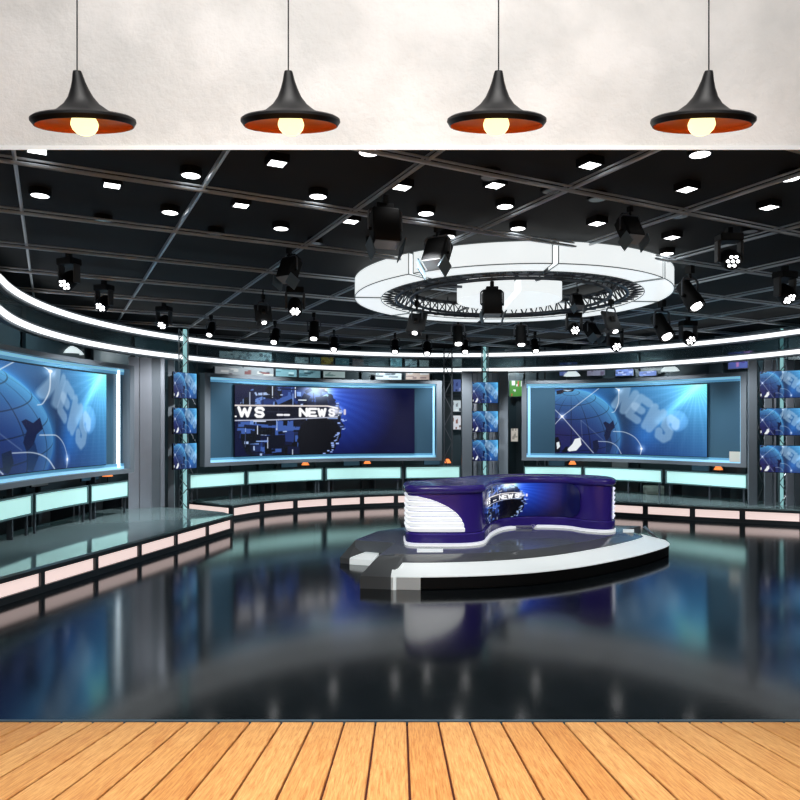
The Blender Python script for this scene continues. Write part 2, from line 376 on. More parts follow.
def picture(name, surf, img, parent, m, keep=None):
    h, w = img.shape[:2]; U, V = np.meshgrid(np.linspace(0,1,w), np.linspace(0,1,h))
    P = surf(U, V).reshape(-1,3); off = np.array(rootloc(parent)); P = P-off
    idx = np.arange(h*w).reshape(h,w); q = np.stack([idx[:-1,:-1],idx[:-1,1:],idx[1:,1:],idx[1:,:-1]],-1)
    if keep is not None:
        kk = keep(U,V); q = q[kk[:-1,:-1]&kk[1:,1:]&kk[:-1,1:]&kk[1:,:-1]]
    q = q.reshape(-1,4)
    me = bpy.data.meshes.new(name); me.from_pydata(P.tolist(), [], q.tolist())
    c = np.ones((h*w,4)); c[:,:3] = s2l(img.reshape(-1,3)); a = me.color_attributes.new('Col','FLOAT_COLOR','POINT'); a.data.foreach_set('color', c.ravel())
    me.materials.append(m); o = bpy.data.objects.new(name, me); COL.objects.link(o); o.parent = parent
    return o
def render_pic(fn, w, h, u0=0, u1=1, ss=2, umap=None):
    U, V = np.meshgrid(np.linspace(u0,u1,w*ss), np.linspace(0,1,h*ss))
    if umap is not None: U = umap(U)
    i = fn(U, V); return i.reshape(h,ss,w,ss,3).mean((1,3))

# ------------------------------------------------------------------ front room
FW = 5.81
def deck():
    SL = 0.168; pitch = 31.5*5.78/690; x0 = (378.5-403)/690*5.78
    vs = []; fs = []; at = []
    y0, y1 = FW-.01, .8; rnd = random.Random(3)
    zt = lambda y: (FW-y)*SL
    for k in range(-20, 21):
        a = x0+k*pitch+.008; b = a+pitch-.016; n = len(vs); g = rnd.random(); bv = .006
        for y in (y0, y1):
            z = zt(y); vs += [(a,y,z-.05),(a,y,z-bv),(a+bv,y,z),(b-bv,y,z),(b,y,z-bv),(b,y,z-.05)]
        for i in range(5): fs.append((n+i,n+i+1,n+7+i,n+6+i))
        fs += [(n+5,n+4,n+3,n+2,n+1,n),(n+6,n+7,n+8,n+9,n+10,n+11)]; at += [g]*12
    me = bpy.data.meshes.new('floor_wood'); me.from_pydata(vs,[],fs); me.materials.append(M['wood']); me.materials.append(M['gap'])
    n = len(vs)
    me2v = vs+[(x0-20*pitch,y0,zt(y0)-.03),(x0+21*pitch,y0,zt(y0)-.03),(x0+21*pitch,y1,zt(y1)-.03),(x0-20*pitch,y1,zt(y1)-.03)]
    me.clear_geometry(); me.from_pydata(me2v,[],fs+[(n,n+1,n+2,n+3)]); me.polygons[len(fs)].material_index = 1
    at2 = at+[0]*4; A = me.attributes.new('plank','FLOAT','POINT'); A.data.foreach_set('value', at2)
    o = bpy.data.objects.new('floor_wood', me); COL.objects.link(o); o['kind'] = 'structure'
deck()
XW0, XW1 = -8.9, 12.3
hz = ZY(149.5, FW)
mb = MB(); mb.add([(x,y,z) for x in (XW0,XW1) for y,z in ((FW,hz),(FW+.15,hz+.10),(FW+.15,7.2),(FW,7.2))],
                  [(0,1,2,3),(7,6,5,4),(0,4,5,1),(1,5,6,2),(2,6,7,3),(3,7,4,0)]); struct('wall_front', mb, M['plaster'])
mb = MB().box(((XW0+XW1)/2, FW-.006, ZY(148,FW)), (XW1-XW0,.008,.036)); struct('trim_1', mb, M['trim'])
mb = MB().box((0, FW+.012, -.006), (XW1-XW0,.03,.03)); struct('trim_2', mb, M['edge'])

def pendant():
    t = thing('pendant_lamp', '', 'pendant lamp', (0,0,0), 0, 'black pendant lamps in a row before the plaster wall')
    R = Matrix.Rotation(math.radians(14.5), 3, 'X'); piv = Vector((0,0,.42))
    T = lambda mb_: [tuple(R @ (Vector((p[0],p[1],.42+(p[2]-.42)*.9))-piv)+piv) for p in mb_.v]
    def add(n, mb_, m, par=t, sm=40):
        mb_.v = T(mb_); return obj(n, mb_, m, par, world=False, smooth=sm)
    prof = [(.016,.424),(.030,.42),(.036,.40),(.048,.34),(.066,.28),(.094,.21),(.135,.15),(.20,.095),(.29,.052),(.372,.040),(.392,.026),(.394,.006),(.372,-.030),(.364,-.030)]
    s = add('lamp_shade', MB().lathe(prof, n=72), M['shade'])
    add('copper_lining', MB().lathe([(.364,-.030),(.376,.004),(.28,.036),(.19,.075),(.125,.13),(.085,.19),(.055,.27)], n=72), M['copper'])
    add('socket', MB().lathe([(.03,.25),(.045,.20),(.045,.08),(.03,.075)], n=24, cap=True), M['black'])
    add('bulb', MB().lathe([(.012,.115),(.05,.09),(.085,.05),(.102,.0),(.104,-.02),(.094,-.055),(.07,-.087),(.035,-.106),(.002,-.11)], n=36), M['bulb'], sm=60)
    mb_ = MB().tube((0,0,.42),(0,0,1.6),.0055,8); obj('cord', mb_, M['black'], t, world=False)
    return t
pt = pendant(); pl = ['leftmost of the four','second from the left of four','third from the left of four','rightmost of the four']
for i, px in enumerate((79,289,498,707)):
    o = pt if i == 0 else copy_tree(pt)
    o.location = (PY(px+(px-400)*.006,5.15), 5.15, ZY(71,5.15)-.42*.95); o.scale = (.95,.95,.95); o.rotation_euler = (0,0,.35*math.atan2(PY(px,5.15),5.15))
    o['label'] = 'matt black trumpet-shaped pendant lamp with lit bulb, %s' % pl[i]

# ------------------------------------------------------------------ studio shell
arc = [(XW0,FW+.15)]+[(CC[0]-10.6*math.cos(a), CC[1]+10.6*math.sin(a)) for a in np.linspace(0,math.pi,97)]+[(XW1,FW+.15)]
fpoly = [(XW0,FW+.03)]+arc[1:-1]+[(XW1,FW+.03)]
mb = MB(); mb.prism(fpoly, -.15, 0); struct('floor', mb, M['floor'])
mb = MB(); mb.prism([(x,y) for x,y in fpoly], 5.27, 5.4); struct('ceiling', mb, M['ceil'])
nr = normals(arc, ref=CC); mb = MB().sweep(arc, nr, rect(-.15,0,0,5.27)); struct('wall_back', mb, M['teal'])
def ray_circle(px, R, c=CC):
    k = (px-400)/F; a = 1+k*k; b = -2*(k*c[0]+c[1]); cc = c[0]**2+c[1]**2-R*R
    Y = (-b+math.sqrt(b*b-4*a*cc))/(2*a); return (k*Y, Y)
for k,px in enumerate((30,96,140,262,281,365,438,520,561,635,716,742)):
    x,y = ray_circle(px, 10.5); a = math.atan2(y-CC[1], x-CC[0])
    mb = MB().box((x,y,2.63),(.1,.26 if k%2 else .4,5.26), Matrix.Rotation(a,3,'Z')); struct('trim_%d'%(k+3), mb, M['wallpost'] if k%3 else M['teal'])
for k, z in enumerate((4.1,3.6)):
    pa = arc[4:94]; mb = MB().sweep(pa, normals(pa, ref=CC), rect(.0,.07,z-.03,z+.03)); struct('trim_%d'%(k+15), mb, M['wallpost'])

# ------------------------------------------------------------------ ceiling grid of tubes
gr = thing('ceiling_grid', 'square grid of grey metal tubes fixed under the black ceiling', 'lighting grid', (1.7,14.3,5.1))
dA = Vector((-.451,.893)); dB = Vector((.893,.451)); G0 = Vector((PY(204,2.6*F/235), 2.6*F/235)); SP = 1.83
def chord(p, d, R=10.3):
    c = p-Vector(CC); b = c.dot(d); q = b*b-(c.dot(c)-R*R)
    if q <= 0: return None
    t0, t1 = -b-math.sqrt(q), -b+math.sqrt(q); ymin = 6.1
    if abs(d.y) > 1e-6:
        ty = (ymin-p.y)/d.y
        if d.y > 0: t0 = max(t0, ty)
        else: t1 = min(t1, ty)
    return (p+d*t0, p+d*t1) if t1-t0 > .8 else None
for d, e, zz in ((dA,dB,5.13),(dB,dA,5.09)):
    for k in range(-9,10):
        ch = chord(G0+e*SP*k, d)
        if ch:
            a, b = ch; mb = MB(); mb.tube((a.x,a.y,zz),(b.x,b.y,zz),.021,6); mb.tube((a.x,a.y,zz+.05),(b.x,b.y,zz+.045),.013,6); obj('beam', mb, M['beam'], gr)
# ------------------------------------------------------------------ light rings under the ceiling
def ring_cornice(name, label, z, col=M['led']):
    t = thing(name, label, 'light strip', (CC[0],CC[1],z))
    a0, a1 = -math.radians(52), math.radians(232)
    pts = [(CC[0]+8.72*math.cos(a), CC[1]+8.72*math.sin(a)) for a in np.linspace(a0,a1,170)]
    pts = [p for p in pts if p[1] > 11.0 or p[0] > 2]
    e, g = pts[-1], pts[-2]; dx, dy = e[0]-g[0], e[1]-g[1]; l_ = math.hypot(dx,dy); pts += [(e[0]+dx/l_*.4*k_-.016*k_*k_, e[1]+dy/l_*.4*k_) for k_ in range(1,11)]; nn = normals(pts, ref=CC)
    obj('channel', MB().sweep(pts, nn, rect(-.12,-.002,z-.10,z+.10)), M['grey'], t, smooth=30)
    obj('diffuser', MB().sweep(pts, nn, rect(0,.03,z-.052,z+.052)), col, t, smooth=30)
    return pts, nn
pts, nn = ring_cornice('led_strip', 'upper of two curved white light strips round the studio, just under the ceiling grid', 4.83)
ring_cornice('led_strip', 'lower of two curved white light strips round the studio, above the big screens', 4.33)
gl = obj('glass_fascia', MB().sweep(pts, nn, rect(-.09,-.075,4.435,4.728)), M['glass']); tag(gl, 'curved band of tinted glass between the two white light strips', 'glass panel')

# ------------------------------------------------------------------ big screens
def surf_of(path, off, z0, z1):
    P = np.array(path); N = np.array(normals(path, ref=CC)); t = np.linspace(0,1,len(path))
    def f(U, V):
        x = np.interp(U, t, P[:,0]+N[:,0]*off); y = np.interp(U, t, P[:,1]+N[:,1]*off); return np.stack([x,y,z0+(z1-z0)*V], -1)
    return f
def frac_at(path, px):                    # fraction of a path at an image column
    q = resample(path, 400); c = [400+F*x/y for x,y in q]; i = int(np.argmin([abs(v-px) for v in c])); return i/399
def wall_screen(path, label, du0, du1, img, ledsides, z0=1.37, z1=3.91):
    cx, cy = path[len(path)//2]; t = thing('video_wall', label, 'screen', (cx,cy,.4)); nn = normals(path, ref=CC)
    fr = MB(); fr.sweep(path, nn, rect(-.12,.14,z1-.10,z1)); fr.sweep(path, nn, rect(-.12,.14,z0,z0+.10))
    L = len(path)-1
    def cap(i, s):
        a = sub(path, *( (0,.022) if s == 0 else (.978,1) ), n=3); fr.sweep(a, normals(a, ref=CC), rect(-.12,.14,z0+.10,z1-.10))
    cap(0,0); cap(L,1); obj('frame', fr, M['grey'], t, smooth=30)
    ip = sub(path, .02, .98, 40); obj('back_panel', MB().sweep(ip, normals(ip, ref=CC), rect(-.10,-.06,z0+.1,z1-.1)), M['bluepanel'], t, smooth=30)
    for za, zb in ((z0+.10,z0+.165), (z1-.165,z1-.10)): obj('edge_light', MB().sweep(ip, normals(ip, ref=CC), rect(-.055,-.02,za,zb)), M['blueled'], t)
    for za, zb in ((z0+.165,z0+.225), (z1-.225,z1-.165)): obj('edge_glow', MB().sweep(ip, normals(ip, ref=CC), rect(-.055,-.025,za,zb)), M['blueglow'], t)  # dimmer inner strips imitate the glow fading away from the LED edge
    for a, w, m in ledsides:
        e = sub(path, a, a+w, 4); obj('edge_light', MB().sweep(e, normals(e, ref=CC), rect(-.05,.0,z0+.13,z1-.13)), m, t)
    dp = sub(path, du0, du1, 40); dz0, dz1 = z0+.24, z1-.27
    obj('display_case', MB().sweep(dp, normals(dp, ref=CC), rect(-.03,.028,dz0-.015,dz1+.015)), M['black'], t)
    picture('display', surf_of(dp, .034, dz0, dz1), img, t, M['pic'])
    for k in range(3):                    # brackets that hold it
        e = sub(path, .12+.36*k, .125+.36*k, 3); obj('post', MB().sweep(e, normals(e, ref=CC), rect(-.12,-.02,.406,z0)), M['dtruss'], t)
    return t
PM = resample(catmull([(-5.35,18.65),(-3.6,20.45),(-1.57,21.6),(1.31,22.1)], 12), 60)
PR = resample(catmull([(3.9,22.1),(5.6,21.75),(7.19,20.75),(9.27,18.35)], 12), 60)
PL = resample(catmull([(-6.85,8.9),(-7.04,12.15),(-6.93,14.3),(-6.47,16.48)], 12), 60)
IMG_N = render_pic(news_pic, 420, 190); IMG_G = render_pic(globe_pic, 420, 190)
def um(U):  # left picture shows the same globe, wider
    return np.where(U < .70, U/.70*.44, .44+(U-.70)/.30*.56)
IMG_GL = render_pic(globe_pic, 420, 190, umap=um)
wall_screen(PM, 'curved wide screen on the back wall with the news ticker and mechanical globe', frac_at(PM,234), frac_at(PM,414.5), IMG_N, [(.024,.006,M['blueled']),(.966,.008,M['blueled'])])
wall_screen(PR, 'curved wide screen right of the central tower showing a blue globe', frac_at(PR,555), frac_at(PR,707.5), IMG_G, [(.028,.012,M['blueled']),(.968,.007,M['blueled'])])
wall_screen(PL, 'large side screen at the far left showing a blue globe, cut by the picture edge', .12, frac_at(PL,105), IMG_GL, [(.024,.008,M['blueled']),(frac_at(PL,118.3),.009,M['whled'])])
t_ = [o for o in COL.objects if o.name.startswith('video_wall')][1]; e = sub(PR,.925,.972,3); obj('grid_plate', MB().sweep(e, normals(e, ref=CC), rect(-.05,-.01,1.50,1.78)), M['winepaper'], t_)
# ------------------------------------------------------------------ lit cyan panels below the screens
def light_panels(path, cuts, side, grp):
    nn = normals(path, ref=CC)
    for k,(a,b) in enumerate(cuts):
        q = sub(path, frac_at(path,a) if a > -900 else 0, frac_at(path,b), 10); n2 = normals(q, ref=CC); c = q[5]
        t = thing('light_panel', 'pale cyan light box under the %s, %s' % (side, grp[k]), 'light panel', (c[0],c[1],.4), 0, 'cyan light boxes under the screens')
        fm = MB(); 
        for pr in (rect(-.06,.03,1.155,1.19), rect(-.06,.03,.79,.825)): fm.sweep(q, n2, pr)
        for e0,e1 in ((0,.02),(.98,1)):
            e = sub(q, e0, e1, 3); fm.sweep(e, normals(e, ref=CC), rect(-.06,.03,.825,1.155))
        obj('frame', fm, M['cyanf'], t)
        e = sub(q,.02,.98,10); obj('lit_face', MB().sweep(e, normals(e, ref=CC), rect(-.04,.012,.826,1.154)), M['cyan'], t)
        for e0 in (.04,.94):
            e = sub(q, e0, e0+.02, 3); obj('leg', MB().sweep(e, normals(e, ref=CC), rect(-.06,-.02,.406,.79)), M['dtruss'], t)
PMx = resample(catmull([(-5.75,18.35),(-5.35,18.65),(-3.6,20.45),(-1.57,21.6),(1.31,22.1),(2.0,22.15)], 12), 90)
light_panels(PMx, [(189,244.5),(246.5,323),(325.5,402),(405,460)], 'news ticker screen', ['first from the left','second from the left','third from the left','last before the central tower'])
light_panels(PR, [(524,582),(584,663),(665.5,748)], 'right globe screen', ['behind the desk','in the middle','at the right end'])
light_panels(PL, [(-999,-40),(-37,31.5),(33.5,87.5),(90,127.5)], 'far left screen', ['out past the left picture edge','cut by the left picture edge','in the middle','next to the silver panels'])

# ------------------------------------------------------------------ platforms
def platform(label, poly, front, divs, loc, extra=None):
    t = thing('platform', label, 'platform', (*loc,0))
    obj('top', MB().prism(poly, .37, .405), M['top'], t)
    inner = [(p[0],p[1]) for p in poly]
    # fascia along front path, outward = towards the viewer's side of the studio
    nn = normals(front); mid = front[len(front)//2]; 
    s = 1 if (nn[len(front)//2][0]*(2.0-mid[0])+nn[len(front)//2][1]*(11.5-mid[1])) > 0 else -1
    nn = [(a*s,b*s) for a,b in nn]
    ff = MB(); ff.sweep(front, nn, rect(-.10,.012,.305,.369)); ff.sweep(front, nn, rect(-.10,.012,0,.105)); obj('rail', ff, M['darkgrey'], t)
    cuts = [0]+divs+[1]
    for k in range(len(cuts)-1):
        a, b = cuts[k]+.004, cuts[k+1]-.004
        if b-a < .01: continue
        q = sub(front, a, b, 8); sgn = [(x*1,y*1) for x,y in normals(q)]; ss = 1 if sgn[4][0]*nn[min(len(nn)-1,int((a+b)/2*(len(nn)-1)))][0]+sgn[4][1]*nn[min(len(nn)-1,int((a+b)/2*(len(nn)-1)))][1] > 0 else -1
        sgn = [(x*ss,y*ss) for x,y in sgn]; obj('light_box', MB().sweep(q, sgn, rect(-.09,-.035,.106,.304)), M['pink'], t)
    for c in cuts:
        a, b = max(0,c-.004), min(1,c+.004); q = sub(front, a, b, 3); n3 = normals(q)
        nm = nn[min(len(nn)-1,int(c*(len(nn)-1)))]; ss = 1 if n3[1][0]*nm[0]+n3[1][1]*nm[1] > 0 else -1
        obj('divider', MB().sweep(q, [(x*ss,y*ss) for x,y in n3], rect(-.10,.011,.105,.305)), M['darkgrey'], t)
    return t, nn
lf = lambda y: (-5.52+.248*(y-9.53), y)
fl = resample([lf(6.5), lf(16.05)], 60)
fy = lambda y: (y-6.5)/(16.05-6.5)
platform('long low stage on the left under the side screen with pink lit front', [lf(6.5),lf(16.1),(-4.25,16.6),(-5.28,17.3),(-6.07,17.6),(-7.0,17.75),(-7.4,16.9),(-7.6,14),(-7.6,6.5)], fl, [fy(7.97),fy(9.13),fy(10.29),fy(11.46),fy(12.62),fy(13.78),fy(14.97)], (-5.5,11))
fb = resample(catmull([(-4.42,18.15),(-3.95,18.98),(-3.43,19.6),(-2.5,20.3),(-1.51,20.8),(-.6,21.15),(.155,21.35),(1.5,21.35),(3,20.85),(4.5,19.85),(5.92,18.95),(7.83,17.95),(9.95,17.05)], 8), 200)
dv = [frac_at(fb,p) for p in (262.7,295.8,329,362.3,396.5,432,468,504,541,577,610,645.8,693,743)]
tb, _ = platform('long curved back stage behind the news desk with pink lit front', fb+[(10.9,17.4),(9.8,19.2),(8.2,20.9),(6.3,22.5),(4,23.2),(0,23.0),(-3,22.0),(-5.2,20.4),(-5.95,19.25)], fb, dv, (1.5,21))
q = resample([(-5.95,19.22),(-4.47,18.2)], 8); n2 = [(-.56,-.83)]*8
obj('rail', MB().sweep(q, n2, rect(-.1,.012,.305,.369)).sweep(q, n2, rect(-.1,.012,0,.105)), M['darkgrey'], tb)
obj('light_box', MB().sweep(sub(q,.05,.9,4), n2[:4], rect(-.09,-.03,.106,.304)), M['pink'], tb)

# ------------------------------------------------------------------ small monitors and their towers
def lattice(p, z0, z1, w, seg_, rz=0, r=.014, n=3):
    mb = MB(); c, s = math.cos(rz), math.sin(rz)
    cs = [(-w/2,-w/2),(w/2,-w/2),(0,w/2)] if n == 3 else [(-w/2,0),(w/2,0)]
    cs = [(p[0]+a*c-b*s, p[1]+a*s+b*c) for a,b in cs]
    for x,y in cs: mb.tube((x,y,z0),(x,y,z1),r*1.5,6)
    k = int((z1-z0)/seg_)
    for i in range(k):
        za, zb = z0+(z1-z0)*i/k, z0+(z1-z0)*(i+1)/k
        for j in range(len(cs) if n == 3 else 1):
            a = cs[j]; b = cs[(j+1)%len(cs)]
            if i%2: a, b = b, a
            mb.tube((*a,za),(*b,zb),r,5)
    return mb
IMG_S = render_pic(globe_pic, 96, 66, .0, .8)
def monitor(cx, cy, zc, w, h, rz, label):
    t = thing('monitor', label, 'monitor', (cx,cy,zc), 0, 'small monitors on the three towers')
    R = Matrix.Rotation(rz,3,'Z'); ux, uy = R[0][0], R[1][0]; nx, ny = uy, -ux       # +n faces the viewer
    obj('case', MB().box((cx-nx*.03,cy-ny*.03,zc),(w,.05,h),R), M['black'], t)
    obj('bracket', MB().box((cx-nx*.09,cy-ny*.09,zc),(w*.25,.07,h*.4),R), M['dtruss'], t)
    def f(U,V): return np.stack([cx+(U-.5)*(w-.02)*ux, cy+(U-.5)*(w-.02)*uy, zc+(V-.5)*(h-.02)+U*0], -1)
    picture('display', f, IMG_S, t, M['pic'])
POS = ('top','middle','bottom')
def tower_mon(cx, cy, w, rz, name, zt=3.87):
    for k in range(3): monitor(cx, cy, zt-.34-k*.92, w, .68, rz, 'small globe monitor, %s of three on the %s' % (POS[k], name))
tower_mon(PY(485.2,22.0), 22.0, .83, 0, 'central tower'); tower_mon(-5.6, 18.0, .82, math.radians(62), 'left tower by the silver panels'); tower_mon(9.4,17.0,.97,math.radians(-35),'right tower at the picture edge', 3.84)
def vpanel(mb, x0, x1, Y, z0, z1, dy=.08, Y2=None):
    Y2 = Y2 or Y; a = (PY(x0,Y),Y); b = (PY(x1,Y2),Y2)
    mb.add([(a[0],a[1],z0),(b[0],b[1],z0),(b[0],b[1]+dy,z0),(a[0],a[1]+dy,z0),(a[0],a[1],z1),(b[0],b[1],z1),(b[0],b[1]+dy,z1),(a[0],a[1]+dy,z1)],
           [(0,3,2,1),(4,5,6,7),(0,1,5,4),(1,2,6,5),(2,3,7,6),(3,0,4,7)]); return mb
t = thing('monitor_tower', 'central tower of grey and silver panels carrying three small monitors', 'tower', (PY(485,22.4),22.4,.4))
for a,b in ((462,472),(499,508)): obj('side_panel', vpanel(MB(),a,b,22.25,.405,4.2,.3), M['grey'], t)
for a,b in ((473,477),(477.6,481),(488,492),(492.6,498)): obj('back_panel', vpanel(MB(),a,b,22.5,.405,4.2), M['silver'], t)
obj('cap', vpanel(MB(),462,508,22.26,4.2,4.24,.3), M['grey'], t)
obj('lit_column', MB().tube((PY(484.6,22.45),22.45,.405),(PY(484.6,22.45),22.45,5.04),.05,12), M['glowtube'], t, smooth=40)
obj('lattice', lattice((PY(484.6,22.45),22.45),.405,5.04,.2,.28), M['chrome'], t)
t = thing('monitor_tower', 'left tower of tall silver panels and lit column carrying three small monitors', 'tower', (-6.2,18.0,.4))
for a,b,Y,Y2,m in ((128.5,139,17.15,17.3,'silver'),(139.6,151,17.3,17.45,'silver'),(151.6,160,17.5,17.6,'grey'),(160.4,164,17.6,17.65,'silver'),(168,174.2,17.9,17.95,'grey')):
    obj('side_panel', vpanel(MB(),a,b,Y,.405 if a<165 else .0,4.2,.06,Y2), M[m], t)
obj('lit_column', MB().tube((-5.72,18.35,0),(-5.72,18.35,5.04),.05,12), M['glowtube'], t, smooth=40)
obj('lattice', lattice((-5.72,18.35),0,5.04,.24,.28), M['chrome'], t)
t = thing('monitor_tower', 'right tower of grey panels and lit column carrying three small monitors', 'tower', (9.6,17.6,.4))
for a,b,Y,z1,m in ((748.8,757,18.0,4.2,'grey'),(765,772,17.9,4.2,'grey'),(772.6,776,17.95,4.2,'silver'),(787,794,17.9,4.2,'silver'),(794.8,805,17.9,4.2,'grey'),(806,822,17.8,4.2,'silver')):
    obj('side_panel', vpanel(MB(),a,b,Y,.405,z1,.06), M[m], t)
x_ = PY(781,18.25); obj('lit_column', MB().tube((x_,18.25,.405),(x_,18.25,5.04),.06,12), M['glowtube'], t, smooth=40)
obj('lattice', lattice((x_,18.25),.405,5.04,.22,.28), M['chrome'], t)
for px, Y, z1, lb in ((448,22.55,5.0,'open metal truss standing between the news ticker screen and the central tower'),(760,18.6,4.2,'open metal truss standing between the right globe screen and the right tower'),(192.5,19.1,5.0,'open metal truss standing behind the left monitor tower'),(541,23.2,5.1,'open metal truss rising behind the left end of the right globe screen')):
    x_ = PY(px,Y); o = obj('truss_post', lattice((x_,Y),.405,z1,.26 if px != 760 else .18,.46,0,.016,2), M['dtruss'], loc=(x_,Y,.405)); tag(o, lb, 'truss')

# ------------------------------------------------------------------ newsroom behind
def poster(x0,y0,x1,y1,cols,label,R=10.3,emit=True,seed=0):
    x,Y = ray_circle((x0+x1)/2, R); a = math.atan2(Y-CC[1], x-CC[0])
    k = Y/F; h = (y1-y0)*k; z = ZY((y0+y1)/2,Y); ux,uy = math.sin(a),-math.cos(a)
    # width so that the picture spans x0..x1 across the view
    w = (x1-x0)*k/max(.35,abs(ux)); t = thing('framed_picture', label, 'picture', (x,Y,z), 0, 'small bright pictures on the newsroom wall')
    Rm = Matrix.Rotation(math.atan2(uy,ux),3,'Z'); nx,ny = -math.cos(a),-math.sin(a)
    obj('frame', MB().box((x,Y,z),(w,.05,h),Rm), M['dtruss'], t)
    rs = np.random.RandomState(seed+int(x0)); img = np.zeros((16,20,3))+np.array(cols[0])/255
    for i in range(9):
        r0,c0 = rs.randint(0,14),rs.randint(0,17); img[r0:r0+rs.randint(2,6), c0:c0+rs.randint(2,8)] = np.array(cols[rs.randint(len(cols))])/255
    def f(U,V): return np.stack([x+nx*.03+(U-.5)*w*.94*ux, Y+ny*.03+(U-.5)*w*.94*uy, z+(V-.5)*h*.92+U*0],-1)
    picture('print', f, img, t, M['poster'])
W=[(190,200,205),(120,130,140),(60,70,80),(225,228,230)]; T=[(110,150,160),(70,110,120),(160,190,195),(50,80,90)]; B=[(90,110,170),(60,70,130),(150,160,200),(40,50,90)]
PIC = [(220,351,232,361,W,'grey and white collage print, first from the left above the news ticker screen'),(233,351,245,362,W,'grey and white collage print, second from the left above the news ticker screen'),
 (246,352,258,362,W,'grey and white collage print, third from the left above the news ticker screen'),(259,352,271,362,W,'grey and white collage print, fourth from the left above the news ticker screen'),
 (217,367,243,376,[(150,155,160),(170,90,80),(90,80,90),(200,200,200)],'cluttered wide print just above the left part of the news ticker screen'),(245,367,272,377,[(150,155,160),(120,60,60),(60,50,60),(210,205,200)],'cluttered wide print with dark red spots above the news ticker screen'),
 (295,357,308,365,W,'pale grey print left of the teal one under the upper light strip'),(310,357,320,365,T,'small teal print left of the yellow one'),(321,357,333,366,[(200,165,70),(215,185,90),(120,80,40)],'small yellow print with a brown figure'),
 (335,358,349,366,T,'small teal print right of the yellow one'),(352,359,364,367,[(130,110,110),(170,120,100),(90,80,90)],'small brownish print among the teal ones'),(276,368,296,377,T,'low teal print above the news ticker screen, first of four'),(299,369,320,378,T,'low teal print above the news ticker screen, second of four'),(323,370,345,378,[(170,190,190),(110,140,140)],'low pale teal print above the news ticker screen, third of four'),
 (375,373,402,380,W,'low wide grey print above the right part of the news ticker screen'),(405,373,430,380,[(190,170,160),(140,120,120),(210,210,210)],'low wide pinkish print above the right part of the news ticker screen'),
 (390,358,402,367,T,'bluish print between the light strips over the screen\'s right part'),(405,359,417,367,W,'white print between the light strips, left of the palest one'),(419,360,429,367,[(200,205,205),(170,180,180)],'palest small print between the light strips'),(452,357,462,367,W,'grey print between the light strips just left of the central tower'),
 (453,379,461,392,B,'upper bluish print in the gap left of the central tower'),(453,400,461,412,W,'pale print in the gap left of the central tower'),(453,415,461,430,[(190,190,195),(120,70,60),(90,60,50)],'lowest print with brown in the gap left of the central tower'),
 (509.5,380,522,397,[(70,130,50),(100,160,60),(190,60,60),(220,220,220)],'green print with red and white in the gap right of the central tower'),(511,428,518,442,[(210,200,190),(160,150,140)],'cream print in the gap right of the central tower'),
 (560,362,577,376,B,'blue print above the left part of the right globe screen'),(588,364,604,376,[(120,120,140),(80,70,90),(170,170,180)],'mauve grey print above the right globe screen'),(617,369,632,376,B,'dark blue low print above the right globe screen'),(641,371,655,376,B,'dim blue low print above the right globe screen'),
 (733,351,748,369,[(70,80,140),(150,100,150),(90,110,170),(60,50,110)],'purple and blue print above the right end of the right globe screen')]
for p in PIC: poster(*p[:4], p[4], p[5])
for k,(px,py,Y,lb) in enumerate(((572,376,23.2,'above the left part of the right globe screen'),(670,371,21.6,'above the right part of the right globe screen'),(72,354,17.6,'above the far left screen'))):
    x_, z_ = PY(px,Y), ZY(py,Y); t = thing('dome_lamp', 'lit white dome lamp hanging %s'%lb, 'lamp', (x_,Y,z_))
    obj('lamp_shade', MB().lathe([(.03,.2),(.12,.16),(.22,.08),(.28,0),(.27,0),(.21,.07),(.11,.14),(.03,.17)],(x_,Y,z_),24), M['lampwhite'], t, smooth=50); obj('cord', MB().tube((x_,Y,z_+.19),(x_,Y,5.2),.01,6), M['black'], t)
def news_desk(x, Y, rz, lb, warm=True):
    t = thing('office_desk', 'dark newsroom desk %s'%lb, 'desk', (x,Y,0), rz)
    obj('desktop', MB().box((0,0,.92),(1.6,.7,.05)), M['deskdark'], t, world=False)
    for a in (-.74,.74): obj('leg', MB().box((a,0,.45),(.05,.6,.89)), M['dtruss'], t, world=False)
    t2 = thing('computer_monitor', 'computer monitor on the desk %s'%lb, 'monitor', (x,Y,.945), rz, 'computers in the newsroom')
    obj('stand', MB().box((0,.1,.08),(.08,.08,.16)), M['black'], t2, world=False); obj('case', MB().box((0,.08,.32),(.6,.05,.36),bev=.01), M['black'], t2, world=False)
    obj('screen', MB().box((0,.05,.32),(.56,.012,.32)), M['lensdim'] if not warm else M['bluepanel'], t2, world=False)
    if warm:
        dx = Vector((math.cos(rz)*.55, math.sin(rz)*.55,0)); t3 = thing('desk_lamp', 'small orange lamp on the desk %s'%lb, 'lamp', (x+dx.x,Y+dx.y,.945), rz)
        obj('stem', MB().tube((0,0,0),(0,0,.25),.012,6), M['black'], t3, world=False); obj('lamp_shade', MB().lathe([(.05,.36),(.13,.22),(.125,.22),(.045,.35)],n=16), M['warm'], t3, world=False)
for px_,lb,w in ((290,'behind the news ticker screen, left',True),(352,'behind the news ticker screen, middle',True),(432,'behind the news ticker screen, right',True),(556,'behind the right globe screen, left',True),(620,'behind the right globe screen, middle',False),(700,'behind the right globe screen, right end',True),(92,'behind the far left screen',True),(42,'behind the far left screen, nearer the camera',False)):
    x, Y = ray_circle(px_, 9.98); rz = math.atan2(Y-CC[1], x-CC[0])-math.pi/2
    news_desk(x,Y,rz,lb,w)
    o = bpy.context.scene.objects
